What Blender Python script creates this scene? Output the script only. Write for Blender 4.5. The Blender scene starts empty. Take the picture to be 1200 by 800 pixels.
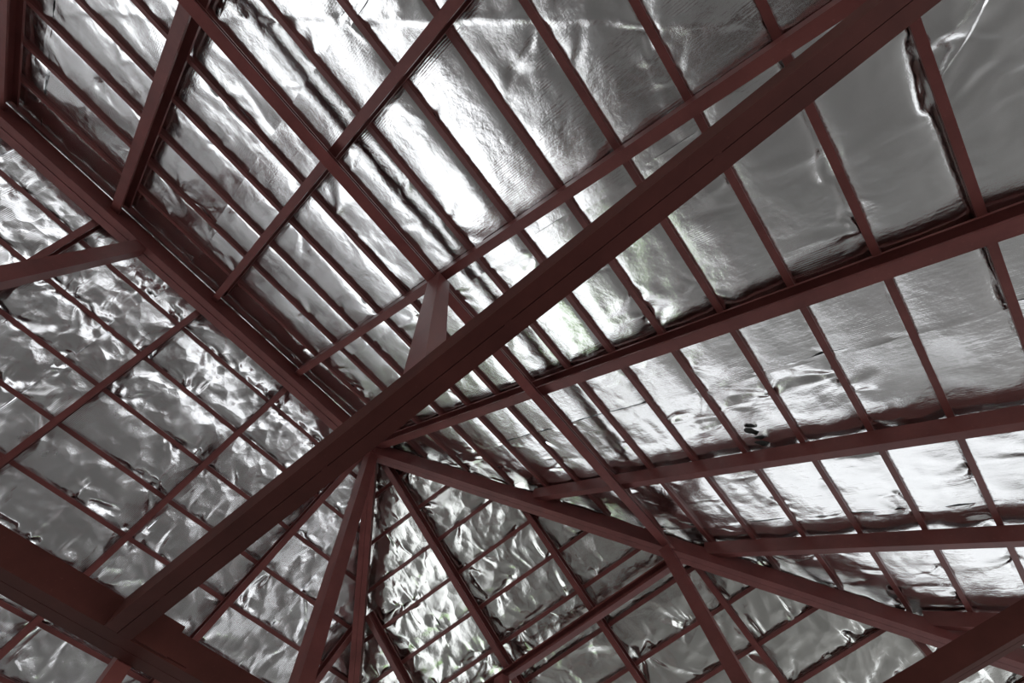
import bpy, math
import numpy as np
from mathutils import Vector, Matrix

# ------------------------------------------------------------------ camera, sky, exposure
S = bpy.context.scene
C = S.collection
Z0 = 6.8                      # height of the apex reference plane above the floor (m)
TA, TB = 0.6727, 0.6564       # tangent of the pitch: long slopes / hip end
KH = TA / TB                  # plan run of the hip end per metre of long slope
YA = -1.106                   # y of the apex (ridge end)
CAM = Vector((2.8998, -2.9075, Z0 - 5.2))
RIGHT = Vector((0.77984013, 0.61528793, -0.11519607))
DOWN = Vector((-0.61433462, 0.71693367, -0.32954376))
FWD = Vector((-0.12017636, 0.32776038, 0.93708632))
cam_data = bpy.data.cameras.new('camera')
cam = bpy.data.objects.new('camera', cam_data)
C.objects.link(cam)
M = Matrix((RIGHT, -DOWN, -FWD)).transposed().to_4x4()
M.translation = CAM
cam.matrix_world = M
cam_data.sensor_width = 36.0
cam_data.lens = 539.684 / 1200 * 36
cam_data.clip_start = 0.05
S.camera = cam

w = bpy.data.worlds.new('overcast_sky')
S.world = w
w.use_nodes = True
bg = w.node_tree.nodes['Background']
bg.inputs[0].default_value = (0.95, 0.975, 1.0, 1)
bg.inputs[1].default_value = 1.0

vs = S.view_settings
vs.view_transform = 'Standard'
vs.look = 'None'
vs.gamma = 1.0
vs.use_curve_mapping = False
vs.exposure = 1.6

rng = np.random.RandomState(7)


# ------------------------------------------------------------------ materials
def node_mat(name):
    m = bpy.data.materials.new(name)
    m.use_nodes = True
    nt = m.node_tree
    return m, nt, nt.nodes['Principled BSDF'], nt.nodes.new, nt.links.new


def ramp(new, a, ca, b, cb):
    r = new('ShaderNodeValToRGB')
    r.color_ramp.elements[0].position = a
    r.color_ramp.elements[0].color = (*ca, 1)
    r.color_ramp.elements[1].position = b
    r.color_ramp.elements[1].color = (*cb, 1)
    return r


def steel_mat(name, dark, light, rough=0.42, spec=0.28):
    m, nt, p, new, link = node_mat(name)
    tc = new('ShaderNodeTexCoord')
    n = new('ShaderNodeTexNoise')
    n.inputs['Scale'].default_value = 3.2
    n.inputs['Detail'].default_value = 6
    n.inputs['Roughness'].default_value = 0.65
    link(tc.outputs['Object'], n.inputs['Vector'])
    r = ramp(new, 0.3, dark, 0.72, light)
    link(n.outputs['Fac'], r.inputs[0])
    # dust specks and scuffs on the primer
    n2 = new('ShaderNodeTexNoise')
    n2.inputs['Scale'].default_value = 60
    n2.inputs['Detail'].default_value = 3
    link(tc.outputs['Object'], n2.inputs['Vector'])
    r2 = ramp(new, 0.66, (0, 0, 0), 0.78, (1, 1, 1))
    link(n2.outputs['Fac'], r2.inputs[0])
    mx = new('ShaderNodeMix')
    mx.data_type = 'RGBA'
    mx.inputs[7].default_value = (light[0] * 1.7, light[1] * 2.2, light[2] * 2.2, 1)
    fm = new('ShaderNodeMath')
    fm.operation = 'MULTIPLY'
    fm.inputs[1].default_value = 0.35
    link(r2.outputs[0], fm.inputs[0])
    link(fm.outputs[0], mx.inputs[0])
    link(r.outputs[0], mx.inputs[6])
    link(mx.outputs[2], p.inputs['Base Color'])
    p.inputs['Roughness'].default_value = rough
    p.inputs['Specular IOR Level'].default_value = spec
    b = new('ShaderNodeBump')
    b.inputs['Strength'].default_value = 0.12
    b.inputs['Distance'].default_value = 0.004
    link(n.outputs['Fac'], b.inputs['Height'])
    link(b.outputs[0], p.inputs['Normal'])
    return m


STEEL = steel_mat('red_oxide_steel', (0.084, 0.0225, 0.0205), (0.135, 0.0390, 0.0355))
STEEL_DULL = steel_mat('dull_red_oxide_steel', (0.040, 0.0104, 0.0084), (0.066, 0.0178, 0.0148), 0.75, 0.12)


def foil_mat(name, rough, tint, weave=0.5, facet=0.0, bands='Y', wmask=0.56):
    m, nt, p, new, link = node_mat(name)
    p.inputs['Base Color'].default_value = (*tint, 1)
    p.inputs['Metallic'].default_value = 1.0
    tc = new('ShaderNodeTexCoord')
    n = new('ShaderNodeTexNoise')                      # scuffed patches
    n.inputs['Scale'].default_value = 2.2
    n.inputs['Detail'].default_value = 5
    link(tc.outputs['Object'], n.inputs['Vector'])
    mr = new('ShaderNodeMapRange')
    mr.inputs['From Min'].default_value = 0.35
    mr.inputs['From Max'].default_value = 0.7
    mr.inputs['To Min'].default_value = rough * 0.75
    mr.inputs['To Max'].default_value = rough * 1.45
    link(n.outputs['Fac'], mr.inputs['Value'])
    link(mr.outputs[0], p.inputs['Roughness'])
    # fine relief: crinkle + the reinforcing scrim
    n2 = new('ShaderNodeTexNoise')
    n2.inputs['Scale'].default_value = 14
    n2.inputs['Detail'].default_value = 7
    n2.inputs['Roughness'].default_value = 0.6
    link(tc.outputs['Object'], n2.inputs['Vector'])
    wv = new('ShaderNodeTexWave')
    wv.bands_direction = bands
    wv.inputs['Scale'].default_value = 22
    wv.inputs['Distortion'].default_value = 0.6
    wv.inputs['Detail'].default_value = 1
    link(tc.outputs['Object'], wv.inputs['Vector'])
    n3 = new('ShaderNodeTexNoise')
    n3.inputs['Scale'].default_value = 2.7
    link(tc.outputs['Object'], n3.inputs['Vector'])
    mk = ramp(new, wmask, (0, 0, 0), wmask + 0.12, (1, 1, 1))
    link(n3.outputs['Fac'], mk.inputs[0])
    mu = new('ShaderNodeMath')
    mu.operation = 'MULTIPLY'
    link(mk.outputs[0], mu.inputs[0])
    link(wv.outputs['Fac'], mu.inputs[1])
    b1 = new('ShaderNodeBump')
    b1.inputs['Strength'].default_value = 0.35
    b1.inputs['Distance'].default_value = 0.012
    link(n2.outputs['Fac'], b1.inputs['Height'])
    b2 = new('ShaderNodeBump')
    b2.inputs['Strength'].default_value = weave
    b2.inputs['Distance'].default_value = 0.0015
    link(mu.outputs[0], b2.inputs['Height'])
    vo = new('ShaderNodeTexVoronoi')
    vo.inputs['Scale'].default_value = 7.5
    vo.inputs['Randomness'].default_value = 1.0
    dv = new('ShaderNodeMix')
    dv.data_type = 'VECTOR'
    dv.inputs[0].default_value = 0.16
    link(tc.outputs['Object'], dv.inputs[4])
    link(n.outputs['Color'], dv.inputs[5])
    link(dv.outputs[1], vo.inputs['Vector'])
    b3 = new('ShaderNodeBump')
    b3.inputs['Strength'].default_value = facet
    b3.inputs['Distance'].default_value = 0.03
    link(vo.outputs['Distance'], b3.inputs['Height'])
    link(b1.outputs[0], b3.inputs['Normal'])
    mp = new('ShaderNodeMapping')
    mp.inputs['Rotation'].default_value = (0, 0, 0.45)
    mp.inputs['Scale'].default_value = (4, 70, 4)
    link(tc.outputs['Object'], mp.inputs['Vector'])
    n4 = new('ShaderNodeTexNoise')
    n4.inputs['Scale'].default_value = 1.0
    n4.inputs['Detail'].default_value = 4
    link(mp.outputs[0], n4.inputs['Vector'])
    b4 = new('ShaderNodeBump')
    b4.inputs['Strength'].default_value = 0.16
    b4.inputs['Distance'].default_value = 0.006
    link(n4.outputs['Fac'], b4.inputs['Height'])
    link(b3.outputs[0], b4.inputs['Normal'])
    link(b4.outputs[0], b2.inputs['Normal'])
    link(b2.outputs[0], p.inputs['Normal'])
    return m


FOIL = foil_mat('aluminium_foil', 0.13, (0.80, 0.80, 0.80), 0.4, 0.05)
FOIL_C = foil_mat('crumpled_aluminium_foil', 0.19, (0.85, 0.85, 0.86), 1.0, 0.5, 'Y', 0.47)
FOIL_H = foil_mat('hip_aluminium_foil', 0.17, (0.82, 0.83, 0.80), 0.6, 0.45, 'X')


def simple_mat(name, a, b, scale, rough):
    m, nt, p, new, link = node_mat(name)
    tc = new('ShaderNodeTexCoord')
    n = new('ShaderNodeTexNoise')
    n.inputs['Scale'].default_value = scale
    n.inputs['Detail'].default_value = 6
    link(tc.outputs['Object'], n.inputs['Vector'])
    r = ramp(new, 0.3, a, 0.7, b)
    link(n.outputs['Fac'], r.inputs[0])
    link(r.outputs[0], p.inputs['Base Color'])
    p.inputs['Roughness'].default_value = rough
    return m


CONCRETE = simple_mat('floor_concrete', (0.108, 0.102, 0.097), (0.175, 0.167, 0.160), 1.5, 0.55)
PAVING = simple_mat('pale_paving', (0.58, 0.58, 0.575), (0.70, 0.70, 0.695), 0.35, 0.8)
DIM_GROUND = simple_mat('reflection_dimming_grey', (0.32, 0.32, 0.32), (0.52, 0.52, 0.52), 0.3, 0.8)  # mid grey chosen to tone down bright reflections in the foil
LAWN = simple_mat('lawn', (0.20, 0.34, 0.12), (0.34, 0.50, 0.22), 0.8, 0.9)


# ------------------------------------------------------------------ helpers
def mesh_obj(name, verts, faces, mat, parent=None, smooth=False):
    me = bpy.data.meshes.new(name)
    me.from_pydata([tuple(v) for v in verts], [], faces)
    me.materials.append(mat)
    if smooth:
        me.polygons.foreach_set('use_smooth', [True] * len(me.polygons))
    me.update()
    o = bpy.data.objects.new(name, me)
    C.objects.link(o)
    if parent is not None:
        o.parent = parent
    return o


def tag(o, label, cat, group=None):
    o['label'] = label
    o['category'] = cat
    if group:
        o['group'] = group
    return o


def empty(name, loc):
    o = bpy.data.objects.new(name, None)
    C.objects.link(o)
    o.location = loc
    return o


def box_prof(wd, h):
    return [(-wd / 2, 0), (wd / 2, 0), (wd / 2, h), (-wd / 2, h)]


def chan_prof(wd, h, side=1, lip=0.018, t=0.004):
    """lipped C section, open towards +u (side=1) or -u (side=-1), base at v=0"""
    a = wd / 2
    q = [(a, lip), (a, 0), (-a, 0), (-a, h), (a, h), (a, h - lip),
         (a - t, h - lip), (a - t, h - t), (-a + t, h - t), (-a + t, t), (a - t, t), (a - t, lip)]
    if side < 0:
        q = [(-x, y) for x, y in q]
    return q


def member(name, A, B, prof, mat, parent=None, up=None, du=0.0):
    """a straight bar from A to B; section (u lateral, v up); the line A-B is the middle of its underside"""
    A, B = Vector(A), Vector(B)
    d = (B - A).normalized()
    ref = Vector(up) if up else Vector((0, 0, 1))
    if abs(d.dot(ref)) > 0.98:
        ref = Vector((0, 1, 0))
    v = (ref - d * ref.dot(d)).normalized()
    u = d.cross(v)
    n = len(prof)
    org = A if parent is None else A
    base = Vector((0, 0, 0))
    if parent is None:
        base = A.copy()
    else:
        base = parent.location.copy()
    vs_ = []
    for P in (A, B):
        for (a, b) in prof:
            vs_.append(P + u * (a + du) + v * b - base)
    fs = [tuple(range(n - 1, -1, -1)), tuple(range(n, 2 * n))]
    for i in range(n):
        j = (i + 1) % n
        fs.append((i, j, n + j, n + i))
    o = mesh_obj(name, vs_, fs, mat, parent)
    # consistent outward normals
    import bmesh
    bm = bmesh.new()
    bm.from_mesh(o.data)
    bmesh.ops.recalc_face_normals(bm, faces=bm.faces)
    bm.to_mesh(o.data)
    bm.free()
    if parent is None:
        o.location = base
    return o


def zr(x):                       # underside of the rafters on a long slope
    return Z0 - TA * abs(x)


def zh(y):                       # underside of the rafters on the hip end
    return Z0 - TB * (y - YA)


def boxed_channels(name, A, B, wd, h, mat, label, cat, group=None, drop=0.0):
    """two lipped channels welded lip to lip"""
    root = empty(name, A)
    half = wd / 2 - 0.0015
    member('channel', A, B, chan_prof(half, h, 1), mat, root, du=-(half / 2 + 0.0015))
    member('channel', A, B, [(x, y + drop) for x, y in chan_prof(half, h, -1)], mat, root, du=half / 2 + 0.0015)
    d = (Vector(B) - Vector(A))
    L = d.length
    d.normalize()
    k = 0
    s = 0.25
    while s < L - 0.1:               # stitch welds along the seam
        P = Vector(A) + d * s
        member('weld', P - Vector((0, 0, 0.001)), P + d * 0.035 - Vector((0, 0, 0.001)), box_prof(0.007, 0.004), mat, root)
        s += 0.9
        k += 1
    return tag(root, label, cat, group)


# ------------------------------------------------------------------ setting: ground, floor
EX = 5.6                                        # half width to the eaves
YH = YA + EX * KH                               # hip-end eave
YB = -7.1                                       # far ridge end (behind the camera)
YBE = YB - EX * KH


def slab(name, x0, x1, y0, y1, z0, z1, mat, kind='structure'):
    v = [(x, y, z) for z in (z0, z1) for y in (y0, y1) for x in (x0, x1)]
    f = [(0, 2, 3, 1), (4, 5, 7, 6), (0, 1, 5, 4), (2, 6, 7, 3), (0, 4, 6, 2), (1, 3, 7, 5)]
    o = mesh_obj(name, v, f, mat)
    if kind:
        o['kind'] = kind
    return o


slab('ground', -80, 80, -80, 80, -0.4, -0.2, LAWN)
slab('paving', -24, 24, -30, 24, -0.2, -0.15, PAVING)
slab('added_dim_ground', -24, 24, YH + 0.02, 24, -0.15, -0.13, DIM_GROUND)  # unseen darker ground, added to dim what the foil reflects
slab('floor', -4.3, EX, YBE, YH, -0.15, 0.0, CONCRETE)
slab('added_green_patch', -6.2, -4.35, 0.6, 3.4, -0.15, -0.08, LAWN)  # unseen patch, added to give the foil a green reflection

# ------------------------------------------------------------------ foil lining
FD = 0.159 + 0.044                              # foil above the underside of the rafters (vertical)
SP = 0.366                                      # batten spacing in plan


def hash2(ix, iy, seed):
    h = (ix.astype(np.int64) * 374761393 + iy.astype(np.int64) * 668265263 + seed * 974711) & 0x7fffffff
    h = ((h ^ (h >> 13)) * 1274126177) & 0x7fffffff
    h = (h ^ (h >> 16)) & 0x7fffffff
    return (h & 0xffffff) / float(0xffffff)


def vnoise(x, y, seed):
    ix, iy = np.floor(x), np.floor(y)
    fx, fy = x - ix, y - iy
    fx = fx * fx * fx * (fx * (fx * 6 - 15) + 10)
    fy = fy * fy * fy * (fy * (fy * 6 - 15) + 10)
    a, b = hash2(ix, iy, seed), hash2(ix + 1, iy, seed)
    c, d = hash2(ix, iy + 1, seed), hash2(ix + 1, iy + 1, seed)
    return (a + (b - a) * fx) * (1 - fy) + (c + (d - c) * fx) * fy


def fbm(x, y, seed, o=3):
    s, a, t = 0, 1.0, 0
    for i in range(o):
        s = s + a * (vnoise(x, y, seed + 31 * i) - 0.5)
        t += a
        x, y, a = x * 2.03 + 7.1, y * 2.03 + 3.7, a * 0.5
    return s / t * 2


def cones(x, y, seed):
    """distance to scattered pinch points: creases where the cells meet"""
    ix, iy = np.floor(x), np.floor(y)
    f1 = np.full(x.shape, 9.0)
    f2 = np.full(x.shape, 9.0)
    for dx in (-1, 0, 1):
        for dy in (-1, 0, 1):
            cx, cy = ix + dx, iy + dy
            d = np.hypot(cx + hash2(cx, cy, seed) - x, cy + hash2(cx, cy, seed + 5) - y)
            f2 = np.minimum(f2, np.maximum(f1, d))
            f1 = np.minimum(f1, d)
    return f1, f2


def foil_height(x, y, off, sp, seed, crumple, sagk):
    """x = plan distance from the ridge, y = along the eave"""
    b = (x - off) / sp
    k = np.floor(b)
    t = b - k
    bay = np.sin(np.pi * t) ** 0.85
    skirt = 1 - np.exp(-np.minimum(t, 1 - t) * sp / 0.030)
    amp = 0.004 + 0.026 * sagk * np.clip(vnoise(k * 7.3 + 0.5, y * 0.55 + k * 3.1, seed) * 1.4 - 0.15, 0, 1)
    d = -amp * bay - (0.010 + 0.008 * fbm(x * 0.9, y * 1.3, seed + 3, 2)) * (1 - 0.9 * crumple) * skirt
    wx = x + 0.05 * fbm(x * 2, y * 2, seed + 9, 2)
    wy = y + 0.10 * fbm(x * 1.5, y * 1.5, seed + 19, 2)
    # long soft waves between the battens
    d = d + (0.010 + 0.012 * crumple) * bay * fbm(wx * 5.0, wy * 1.6, seed + 40, 3)
    # sharp folds
    r = np.abs(fbm(wx * 2.6, wy * 1.7, seed + 60, 3))
    m = np.clip(fbm(x * 1.1, y * 1.1, seed + 70, 2) * 1.5 + 0.45 + 0.35 * crumple, 0, 1)
    d = d + (0.016 + 0.030 * crumple) * m * bay * (0.35 - r)
    f1, f2 = cones(wx * 3.4, wy * 2.6, seed + 80)
    d = d - crumple * 0.036 * bay * (f1 - 0.4)
    f1, f2 = cones(wx * 6.5 + 0.3 * wy, wy * 7.5, seed + 90)
    m2 = np.clip(fbm(x * 1.7, y * 1.7, seed + 95, 2) * 2 + 0.4, 0, 1)
    d = d - (0.003 + 0.011 * crumple) * m2 * (0.3 + 0.7 * bay) * (f1 - 0.4)
    # puckers where the sheet is nipped along each batten
    e = np.exp(-np.minimum(t, 1 - t) * sp / 0.035)
    d = d + e * (0.0035 - 0.0020 * crumple) * fbm(x * 6, y * 11, seed + 100, 2)
    return d


def add_creases(d, xs, ys, off, sp, seed, dens, amp):
    """sharp folds that radiate from the points where the foil is nipped to the battens"""
    r = np.random.RandomState(seed)
    k0, k1 = int(np.floor((xs[0] - off) / sp)), int(np.ceil((xs[-1] - off) / sp))
    for k in range(k0, k1 + 1):
        y = ys[0]
        while y < ys[-1]:
            y += r.exponential(1.0 / dens)
            x = off + k * sp + r.uniform(-0.02, 0.02)
            a0 = r.uniform(0, 2 * math.pi)
            for j in range(r.randint(1, 5)):
                a = a0 + r.normal(0, 0.55)
                L = r.uniform(0.10, 0.42)
                wdt = r.uniform(0.015, 0.085)
                h = amp * wdt * r.uniform(0.35, 1.0) * r.choice([-1, 1])
                ca, sa = math.cos(a), math.sin(a)
                x2, y2 = x + L * ca, y + L * sa
                i0, i1 = np.searchsorted(xs, [min(x, x2) - 0.13, max(x, x2) + 0.13])
                j0, j1 = np.searchsorted(ys, [min(y, y2) - 0.13, max(y, y2) + 0.13])
                if i1 - i0 < 2 or j1 - j0 < 2:
                    continue
                X, Y = np.meshgrid(xs[i0:i1] - x, ys[j0:j1] - y)
                u = X * ca + Y * sa
                v = -X * sa + Y * ca + 0.03 * np.sin(u * 9 + a * 3)
                ww = wdt * (0.35 + 1.1 * np.clip(u / L, 0, 1))
                prof = np.clip(1 - np.abs(v) / ww, 0, 1)
                env = np.clip(u / (0.12 * L), 0, 1) * np.clip((L - u) / (0.55 * L), 0, 1)
                d[j0:j1, i0:i1] += h * prof * env
    return d


def foil_sheet(root, face, y0, y1, off, sp, seed, crumple, sagk, res, mat, lift, xmax=EX, ymax=None):
    ny = max(2, int(round((y1 - y0) / res)))
    nx = int(round(xmax / res))
    ys = np.linspace(y0, y1, ny + 1)
    xs = np.linspace(-0.03, xmax, nx + 1)
    X, Y = np.meshgrid(xs, ys)
    d = foil_height(X, Y, off, sp, seed, crumple, sagk)
    d = add_creases(d, xs, ys, off, sp, seed % 100000, 1.6 + 5.4 * crumple, 0.20 + 0.22 * crumple)
    # overlapped side seams: a rolled, crinkled edge
    for ye, sgn in ((y0, 1), (y1, -1)):
        q = np.abs(Y - ye)
        d = d - np.exp(-q / 0.03) * (0.004 + 0.010 * np.clip(fbm(X * 7, Y * 0 + ye, seed + 130, 3), -0.3, 1))
    if face == 'R':
        # a second layer of foil, its ragged edge running across the slope
        s = (X - Y - 6.98 + 0.04 * fbm(X * 3, Y * 3, 500, 2)) / 1.414
        d = d + np.where(s > 0, -0.010, 0.0) - np.exp(-np.abs(s) / 0.03) * (0.006 + 0.012 * fbm(X * 12, Y * 12, 501, 2))
        f1, f2 = cones(X * 6, Y * 6, 502)
        d = d + np.where(s > 0, -0.022 * (f1 - 0.4), 0)
    d = np.where(d < 0, -0.046 * np.tanh(-d / 0.046), d)          # the sheet stays above the rafters
    d = d + lift
    if face in 'RL':
        sg = 1 if face == 'R' else -1
        V = np.stack([sg * X, Y, Z0 - TA * X + FD + d], -1).reshape(-1, 3)
        xc = 0.5 * (X[:-1, 1:] + X[:-1, :-1])
        yc = 0.5 * (Y[1:, :-1] + Y[:-1, :-1])
        keep = (xc > (yc - YA) / KH - 0.05) & (xc > (YB - yc) / KH - 0.05)
    else:                                        # hip ends: X is the run away from the apex, Y is across
        sg = 1 if face == 'H' else -1
        ya = YA if face == 'H' else YB
        V = np.stack([Y, ya + sg * X * KH, Z0 - TA * X + FD + d], -1).reshape(-1, 3)
        xc = 0.5 * (X[:-1, 1:] + X[:-1, :-1])
        yc = 0.5 * (Y[1:, :-1] + Y[:-1, :-1])
        keep = np.abs(yc) < xc + 0.05
    idx = np.arange((ny + 1) * (nx + 1)).reshape(ny + 1, nx + 1)
    q = np.stack([idx[:-1, :-1], idx[:-1, 1:], idx[1:, 1:], idx[1:, :-1]], -1)[keep]
    if len(q) == 0:
        return
    used = np.unique(q)
    remap = np.full(V.shape[0], -1)
    remap[used] = np.arange(len(used))
    q = remap[q]
    V = V[used]
    me = bpy.data.meshes.new('foil_sheet')
    me.vertices.add(len(V))
    me.vertices.foreach_set('co', V.astype(np.float32).ravel())
    me.loops.add(q.size)
    me.loops.foreach_set('vertex_index', q.astype(np.int32).ravel())
    me.polygons.add(len(q))
    me.polygons.foreach_set('loop_start', np.arange(0, q.size, 4, dtype=np.int32))
    me.polygons.foreach_set('use_smooth', np.ones(len(q), dtype=bool))
    me.update(calc_edges=True)
    me.materials.append(mat)
    o = bpy.data.objects.new('foil_sheet', me)
    C.objects.link(o)
    o.parent = root
    return o


ceil = empty('ceiling', (0, 0, 0))
ceil['kind'] = 'structure'
SEAMS = [-13.0, -9.2, -7.45, -5.72, -3.99, -2.26, -0.53, 1.20, 2.93, 4.75]
OFF_R, OFF_L, OFF_H = 0.09, 0.005, 0.078
for i in range(len(SEAMS) - 1):
    vis = SEAMS[i] > -7.5
    foil_sheet(ceil, 'R', SEAMS[i] - 0.02, SEAMS[i + 1] + 0.02, OFF_R, SP, 11 + 200 * i, 0.45 if i >= 6 else (0.15 if i >= 4 else 0.3), 1.0,
               0.014 if vis else 0.06, FOIL, 0.004 * (i % 2))
    foil_sheet(ceil, 'L', SEAMS[i] - 0.02, SEAMS[i + 1] + 0.02, OFF_L, 0.37, 5011 + 200 * i, 1.0, 0.8,
               0.014 if vis else 0.06, FOIL_C, 0.004 * (i % 2))
HS = [-5.7, -4.0, -2.27, -0.54, 1.2, 2.93, 5.7]
for i in range(len(HS) - 1):
    foil_sheet(ceil, 'H', HS[i] - 0.02, HS[i + 1] + 0.02, OFF_H, 0.368, 9011 + 200 * i, 1.0, 0.8,
               0.014, FOIL_H, 0.004 * (i % 2))
foil_sheet(ceil, 'K', -5.7, 5.7, OFF_H, 0.368, 12011, 0.8, 0.8, 0.06, FOIL_C, 0)

# ------------------------------------------------------------------ battens
BW, BD = 0.040, 0.032
BZ = 0.159                                      # underside of the battens above the underside of the rafters
ORD = ['first', 'second', 'third', 'fourth', 'fifth', 'sixth', 'seventh', 'eighth', 'ninth', 'tenth',
       'eleventh', 'twelfth', 'thirteenth', 'fourteenth', 'fifteenth']
for k in range(15):
    x = OFF_R + SP * k
    up = (TA, 0, 1)
    yb = YB - x * KH
    o = member('batten', (x, max(yb, -9.0), zr(x) + BZ), (x, YA + x * KH, zr(x) + BZ), chan_prof(BW, BD, -1, 0.01, 0.003), STEEL, up=up)
    tag(o, '%s thin dark red batten down from the ridge on the smooth foil slope' % ORD[k], 'batten', 'battens of the smooth foil slope')
for k in range(1, 12):
    x = OFF_L + 0.37 * k
    yb = YB - x * KH
    o = member('batten', (-x, max(yb, -9.0), zr(x) + BZ), (-x, YA + x * KH, zr(x) + BZ), chan_prof(BW, BD, 1, 0.01, 0.003), STEEL, up=(-TA, 0, 1))
    tag(o, '%s thin dark red batten down from the ridge on the crumpled long slope' % ORD[k - 1], 'batten', 'battens of the crumpled long slope')
for k in range(1, 14):
    x = OFF_H + 0.368 * k
    y = YA + x * KH
    o = member('batten', (-x, y, zh(y) + BZ), (x, y, zh(y) + BZ), chan_prof(BW, BD, 1, 0.01, 0.003), STEEL, up=(0, TB, 1))
    tag(o, '%s thin dark red batten down from the apex on the triangular hip end' % ORD[k - 1], 'batten', 'battens of the hip end')

# ------------------------------------------------------------------ ridge, hips
RW = 0.150
boxed_channels('ridge_beam', (0, YB, Z0 - 0.158), (0, YA + 0.05, Z0 - 0.158), RW, 0.24, STEEL,
               'dark red ridge beam of two welded channels between the long slopes', 'beam', drop=0.006)
xe = EX - 0.2
for sg, lab in ((1, 'dark red hip beam between the smooth slope and the hip end'),
                (-1, 'dark red hip beam between the crumpled slope and the hip end')):
    boxed_channels('hip_rafter', (0, YA, Z0 - 0.158), (sg * xe, YA + xe * KH, Z0 - 0.158 - TA * xe), 0.125, 0.20, STEEL, lab, 'beam')

# ------------------------------------------------------------------ rafters
RDEP = 0.13


def rafter_long(sg, y, wd, side, label, group, x0=None):
    if x0 is None:
        x0 = RW / 2 if y <= YA + 0.02 else (y - YA) / KH + 0.015
    A = (sg * x0, y, zr(x0))
    B = (sg * (EX - 0.15), y, zr(EX - 0.15))
    # lateral axis u = d x v ; on +x slope u = -y, on -x slope u = +y
    s = -side if sg > 0 else side
    o = member('rafter', A, B, chan_prof(wd, RDEP, s), STEEL, up=(sg * TA, 0, 1))
    return tag(o, label, 'rafter', group)


GR, GL, GH = 'rafters of the smooth foil slope', 'rafters of the crumpled long slope', 'rafters of the hip end'
rafter_long(1, -5.92, 0.07, 1, 'dark red rafter second along the ridge from the square post, smooth slope', GR)
rafter_long(1, -4.76, 0.085, 1, 'broad dark red channel rafter beside the ridge post on the smooth slope', GR)
rafter_long(1, -3.573, 0.065, 1, 'slim dark red channel rafter between the ridge post and the king post, smooth slope', GR)
rafter_long(1, -2.419, 0.07, 1, 'dark red rafter running above the long cross tie beam', GR)
rafter_long(1, -1.109, 0.095, -1, 'broad dark red rafter from the apex down the smooth slope', GR)
rafter_long(1, 0.255, 0.075, 1, 'first dark red jack rafter below the apex, smooth slope side', GR)
rafter_long(1, 1.470, 0.075, 1, 'second dark red jack rafter below the apex, smooth slope side', GR)
rafter_long(1, 2.731, 0.075, 1, 'third dark red jack rafter below the apex, smooth slope side', GR)
rafter_long(-1, -5.92, 0.06, 1, 'dark red rafter second along the ridge from the square post, crumpled slope', GL)
rafter_long(-1, -4.79, 0.06, 1, 'slim dark red rafter running behind the square post, crumpled slope', GL)
rafter_long(-1, -3.588, 0.06, 1, 'slim dark red rafter next along from the square post, crumpled slope', GL)
rafter_long(-1, -2.377, 0.06, -1, 'slim dark red rafter crossing over the long beam, crumpled slope', GL)
rafter_long(-1, -1.16, 0.07, -1, 'dark red rafter from the apex down the crumpled slope', GL)
rafter_long(-1, 0.255, 0.065, -1, 'dark red jack rafter meeting the hip beam, crumpled slope', GL)


def rafter_hip(x, wd, side, label):
    y0 = YA + (abs(x) * KH + 0.10)
    ye = YH - 0.15
    o = member('rafter', (x, y0, zh(y0)), (x, ye, zh(ye)), chan_prof(wd, RDEP, side), STEEL, up=(0, TB, 1))
    return tag(o, label, 'rafter', GH)


rafter_hip(0.013, 0.07, 1, 'dark red rafter down the middle of the triangular hip end')
rafter_hip(1.19, 0.06, 1, 'first dark red jack rafter on the hip end, smooth slope side')
rafter_hip(2.384, 0.06, 1, 'second dark red jack rafter on the hip end, beside the hip post')
rafter_hip(3.62, 0.06, 1, 'third dark red jack rafter on the hip end, near the far tie beam')
rafter_hip(-1.19, 0.06, 1, 'dark red jack rafter on the hip end, crumpled slope side')

# ------------------------------------------------------------------ purlins under the rafters
XM, ZM = 2.290, Z0 - 1.671
o = member('purlin', (XM, -9.0, ZM), (XM, 1.30, ZM), chan_prof(0.08, 0.10, 1), STEEL)
tag(o, 'long dark red purlin carried under the rafters, parallel to the ridge', 'purlin')
YM, ZMH = 1.321, Z0 - 1.723
o = member('purlin', (-2.3, YM, ZMH), (2.36, YM, ZMH), chan_prof(0.08, 0.10, 1), STEEL)
tag(o, 'dark red purlin carried under the hip end rafters', 'purlin')

# ------------------------------------------------------------------ tie beams, long beam
ZT = Z0 - 3.63
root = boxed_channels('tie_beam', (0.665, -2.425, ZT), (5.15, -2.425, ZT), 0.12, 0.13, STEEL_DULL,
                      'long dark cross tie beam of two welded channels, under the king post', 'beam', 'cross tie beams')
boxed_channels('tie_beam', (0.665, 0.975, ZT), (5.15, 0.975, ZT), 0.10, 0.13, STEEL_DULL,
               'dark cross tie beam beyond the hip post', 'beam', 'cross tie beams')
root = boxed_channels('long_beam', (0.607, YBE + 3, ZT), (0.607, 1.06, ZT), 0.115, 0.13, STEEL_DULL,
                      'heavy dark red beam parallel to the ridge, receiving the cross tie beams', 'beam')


# ------------------------------------------------------------------ posts
def post(x, y, z0, z1, wd, label, cat='post', group=None, base=False):
    r = empty('post', (x, y, z0))
    member('shaft', (x, y - wd / 2, z0), (x, y - wd / 2, z1), box_prof(wd, wd), STEEL, r)
    if base:
        slab_part('base_plate', x - wd, x + wd, y - wd, y + wd, z0, z0 + 0.012, r)
    return tag(r, label, cat, group)


def slab_part(name, x0, x1, y0, y1, z0, z1, parent):
    p = parent.location
    v = [(x - p.x, y - p.y, z - p.z) for z in (z0, z1) for y in (y0, y1) for x in (x0, x1)]
    f = [(0, 2, 3, 1), (4, 5, 7, 6), (0, 1, 5, 4), (2, 6, 7, 3), (0, 4, 6, 2), (1, 3, 7, 5)]
    return mesh_obj(name, v, f, STEEL_DULL, parent)


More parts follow.
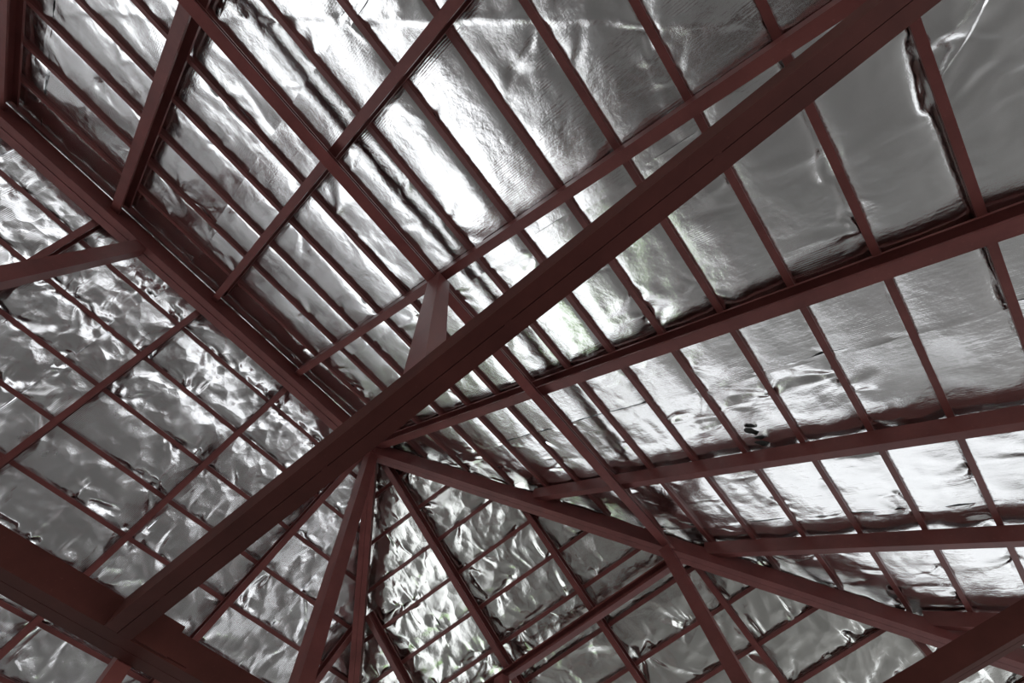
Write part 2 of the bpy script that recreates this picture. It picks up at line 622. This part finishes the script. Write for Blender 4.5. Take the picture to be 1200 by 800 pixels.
GP = 'steel roof posts'
post(0.0, -4.37, 0, Z0 - 0.158, 0.12, 'square dark red post under the ridge beam', 'post', GP, True)
post(0.0, -1.11, 0, Z0 - 0.158, 0.12, 'tall dark red post under the apex where the hips meet', 'post', GP, True)
post(2.315, -2.42, ZT + 0.13, ZM, 0.115, 'short dark king post standing on the cross tie beam', 'post', GP)
post(2.26, 1.10, ZT + 0.13, Z0 - 1.70, 0.115, 'dark red post under the corner where the purlins meet the hip', 'post', GP)
post(-0.02, 1.26, 0, ZMH, 0.115, 'dark red post under the hip end purlin and middle rafter', 'post', GP, True)
post(0.505, -2.30, 0, ZT + 0.10, 0.07, 'slim dark red column beside the long heavy beam', 'post', GP, True)


# ------------------------------------------------------------------ joint plates, torn foil
def plate(name, x0, x1, y0, y1, z0, z1, parent):
    return slab_part(name, x0, x1, y0, y1, z0, z1, parent)


# stub and end plate welded beside the tie beam on the long beam
plate('joint_plate', 0.6655, 0.678, -2.362, -2.20, ZT + 0.004, ZT + 0.148, root)
plate('joint_plate', 0.6655, 0.672, -2.20, -2.10, ZT + 0.012, ZT + 0.120, root)


def ribbon(name, pts, wd, mat, twist=0.0):
    vs_, fs = [], []
    n = len(pts)
    for i, p in enumerate(pts):
        p = Vector(p)
        q = Vector(pts[min(i + 1, n - 1)]) - Vector(pts[max(i - 1, 0)])
        q.normalize()
        a = Vector((math.cos(twist * i), math.sin(twist * i), 0.2))
        a = (a - q * a.dot(q)).normalized()
        ww = wd * (0.55 + 0.45 * math.sin(i * 1.3) ** 2)
        nrm = a.cross(q) * 0.001
        for s2 in (-1, 1):
            vs_.append(p + a * ww * s2 / 2 + nrm)
            vs_.append(p + a * ww * s2 / 2 - nrm)
    for i in range(n - 1):
        b0, b1 = 4 * i, 4 * i + 4
        for a0, a1 in ((0, 2), (2, 3), (3, 1), (1, 0)):
            fs.append((b0 + a0, b0 + a1, b1 + a1, b1 + a0))
    fs.append((0, 1, 3, 2))
    fs.append((4 * n - 4, 4 * n - 2, 4 * n - 1, 4 * n - 3))
    o = mesh_obj(name, vs_, fs, mat, smooth=False)
    return o


zf = lambda x: zr(x) + FD
pts = []
for i in range(14):
    t = i / 13.0
    x = 4.872 + 0.30 * t ** 1.2
    y = -1.905 - 0.46 * t
    pts.append((x, y, zf(x) - 0.035 - 0.07 * math.sin(math.pi * t) - 0.01 * math.sin(9 * t)))
o = ribbon('foil_strip', pts, 0.020, FOIL, 0.10)
tag(o, 'torn narrow strip of foil hanging loose beside the outermost batten', 'foil strip')


def tear(x, y, sx, sy, a, label):
    """a ragged flap of foil peeled down, showing the dark back of the roofing"""
    r = np.random.RandomState(int(1000 * abs(x + y)))
    n = 9
    ring = []
    for i in range(n):
        t = 2 * math.pi * i / n
        k = r.uniform(0.6, 1.15)
        u, v = sx * k * math.cos(t), sy * k * math.sin(t)
        ring.append((x + u * math.cos(a) - v * math.sin(a), y + u * math.sin(a) + v * math.cos(a)))
    e = empty('foil_tear', (x, y, zf(x) - 0.05))
    zoff = -0.052
    top = [(px - x, py - y, zf(px) + zoff + 0.006 - (zf(x) - 0.05)) for px, py in ring]
    bot = [(px - x, py - y, zf(px) + zoff - (zf(x) - 0.05)) for px, py in ring]
    f = [tuple(range(n - 1, -1, -1)), tuple(range(n, 2 * n))] + [(i, (i + 1) % n, n + (i + 1) % n, n + i) for i in range(n)]
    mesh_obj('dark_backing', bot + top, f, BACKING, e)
    fl = []
    for i in range(4):
        px, py = ring[i]
        fl.append((px - x, py - y, zf(px) + zoff - (zf(x) - 0.05)))
    for i in range(4):
        px, py = ring[3 - i]
        h = r.uniform(0.02, 0.05)
        fl.append((px * 0.5 + x * 0.5 - x, py * 0.5 + y * 0.5 - y, zf(px) + zoff - h - (zf(x) - 0.05)))
    fl2 = [(p[0], p[1], p[2] - 0.0015) for p in fl]
    fq = [(0, 1, 6, 7), (1, 2, 5, 6), (2, 3, 4, 5)]
    fq = fq + [tuple(8 + i for i in reversed(q)) for q in fq]
    mesh_obj('flap', fl + fl2, fq, FOIL, e)
    return tag(e, label, 'foil tear')


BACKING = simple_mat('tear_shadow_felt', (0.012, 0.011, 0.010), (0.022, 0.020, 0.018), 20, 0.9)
tear(3.50, -0.02, 0.055, 0.030, 0.5, 'ragged dark tear in the foil with a peeled corner, further from the rafter')
tear(3.52, 0.135, 0.050, 0.025, 0.2, 'ragged dark tear in the foil close against the rafter')
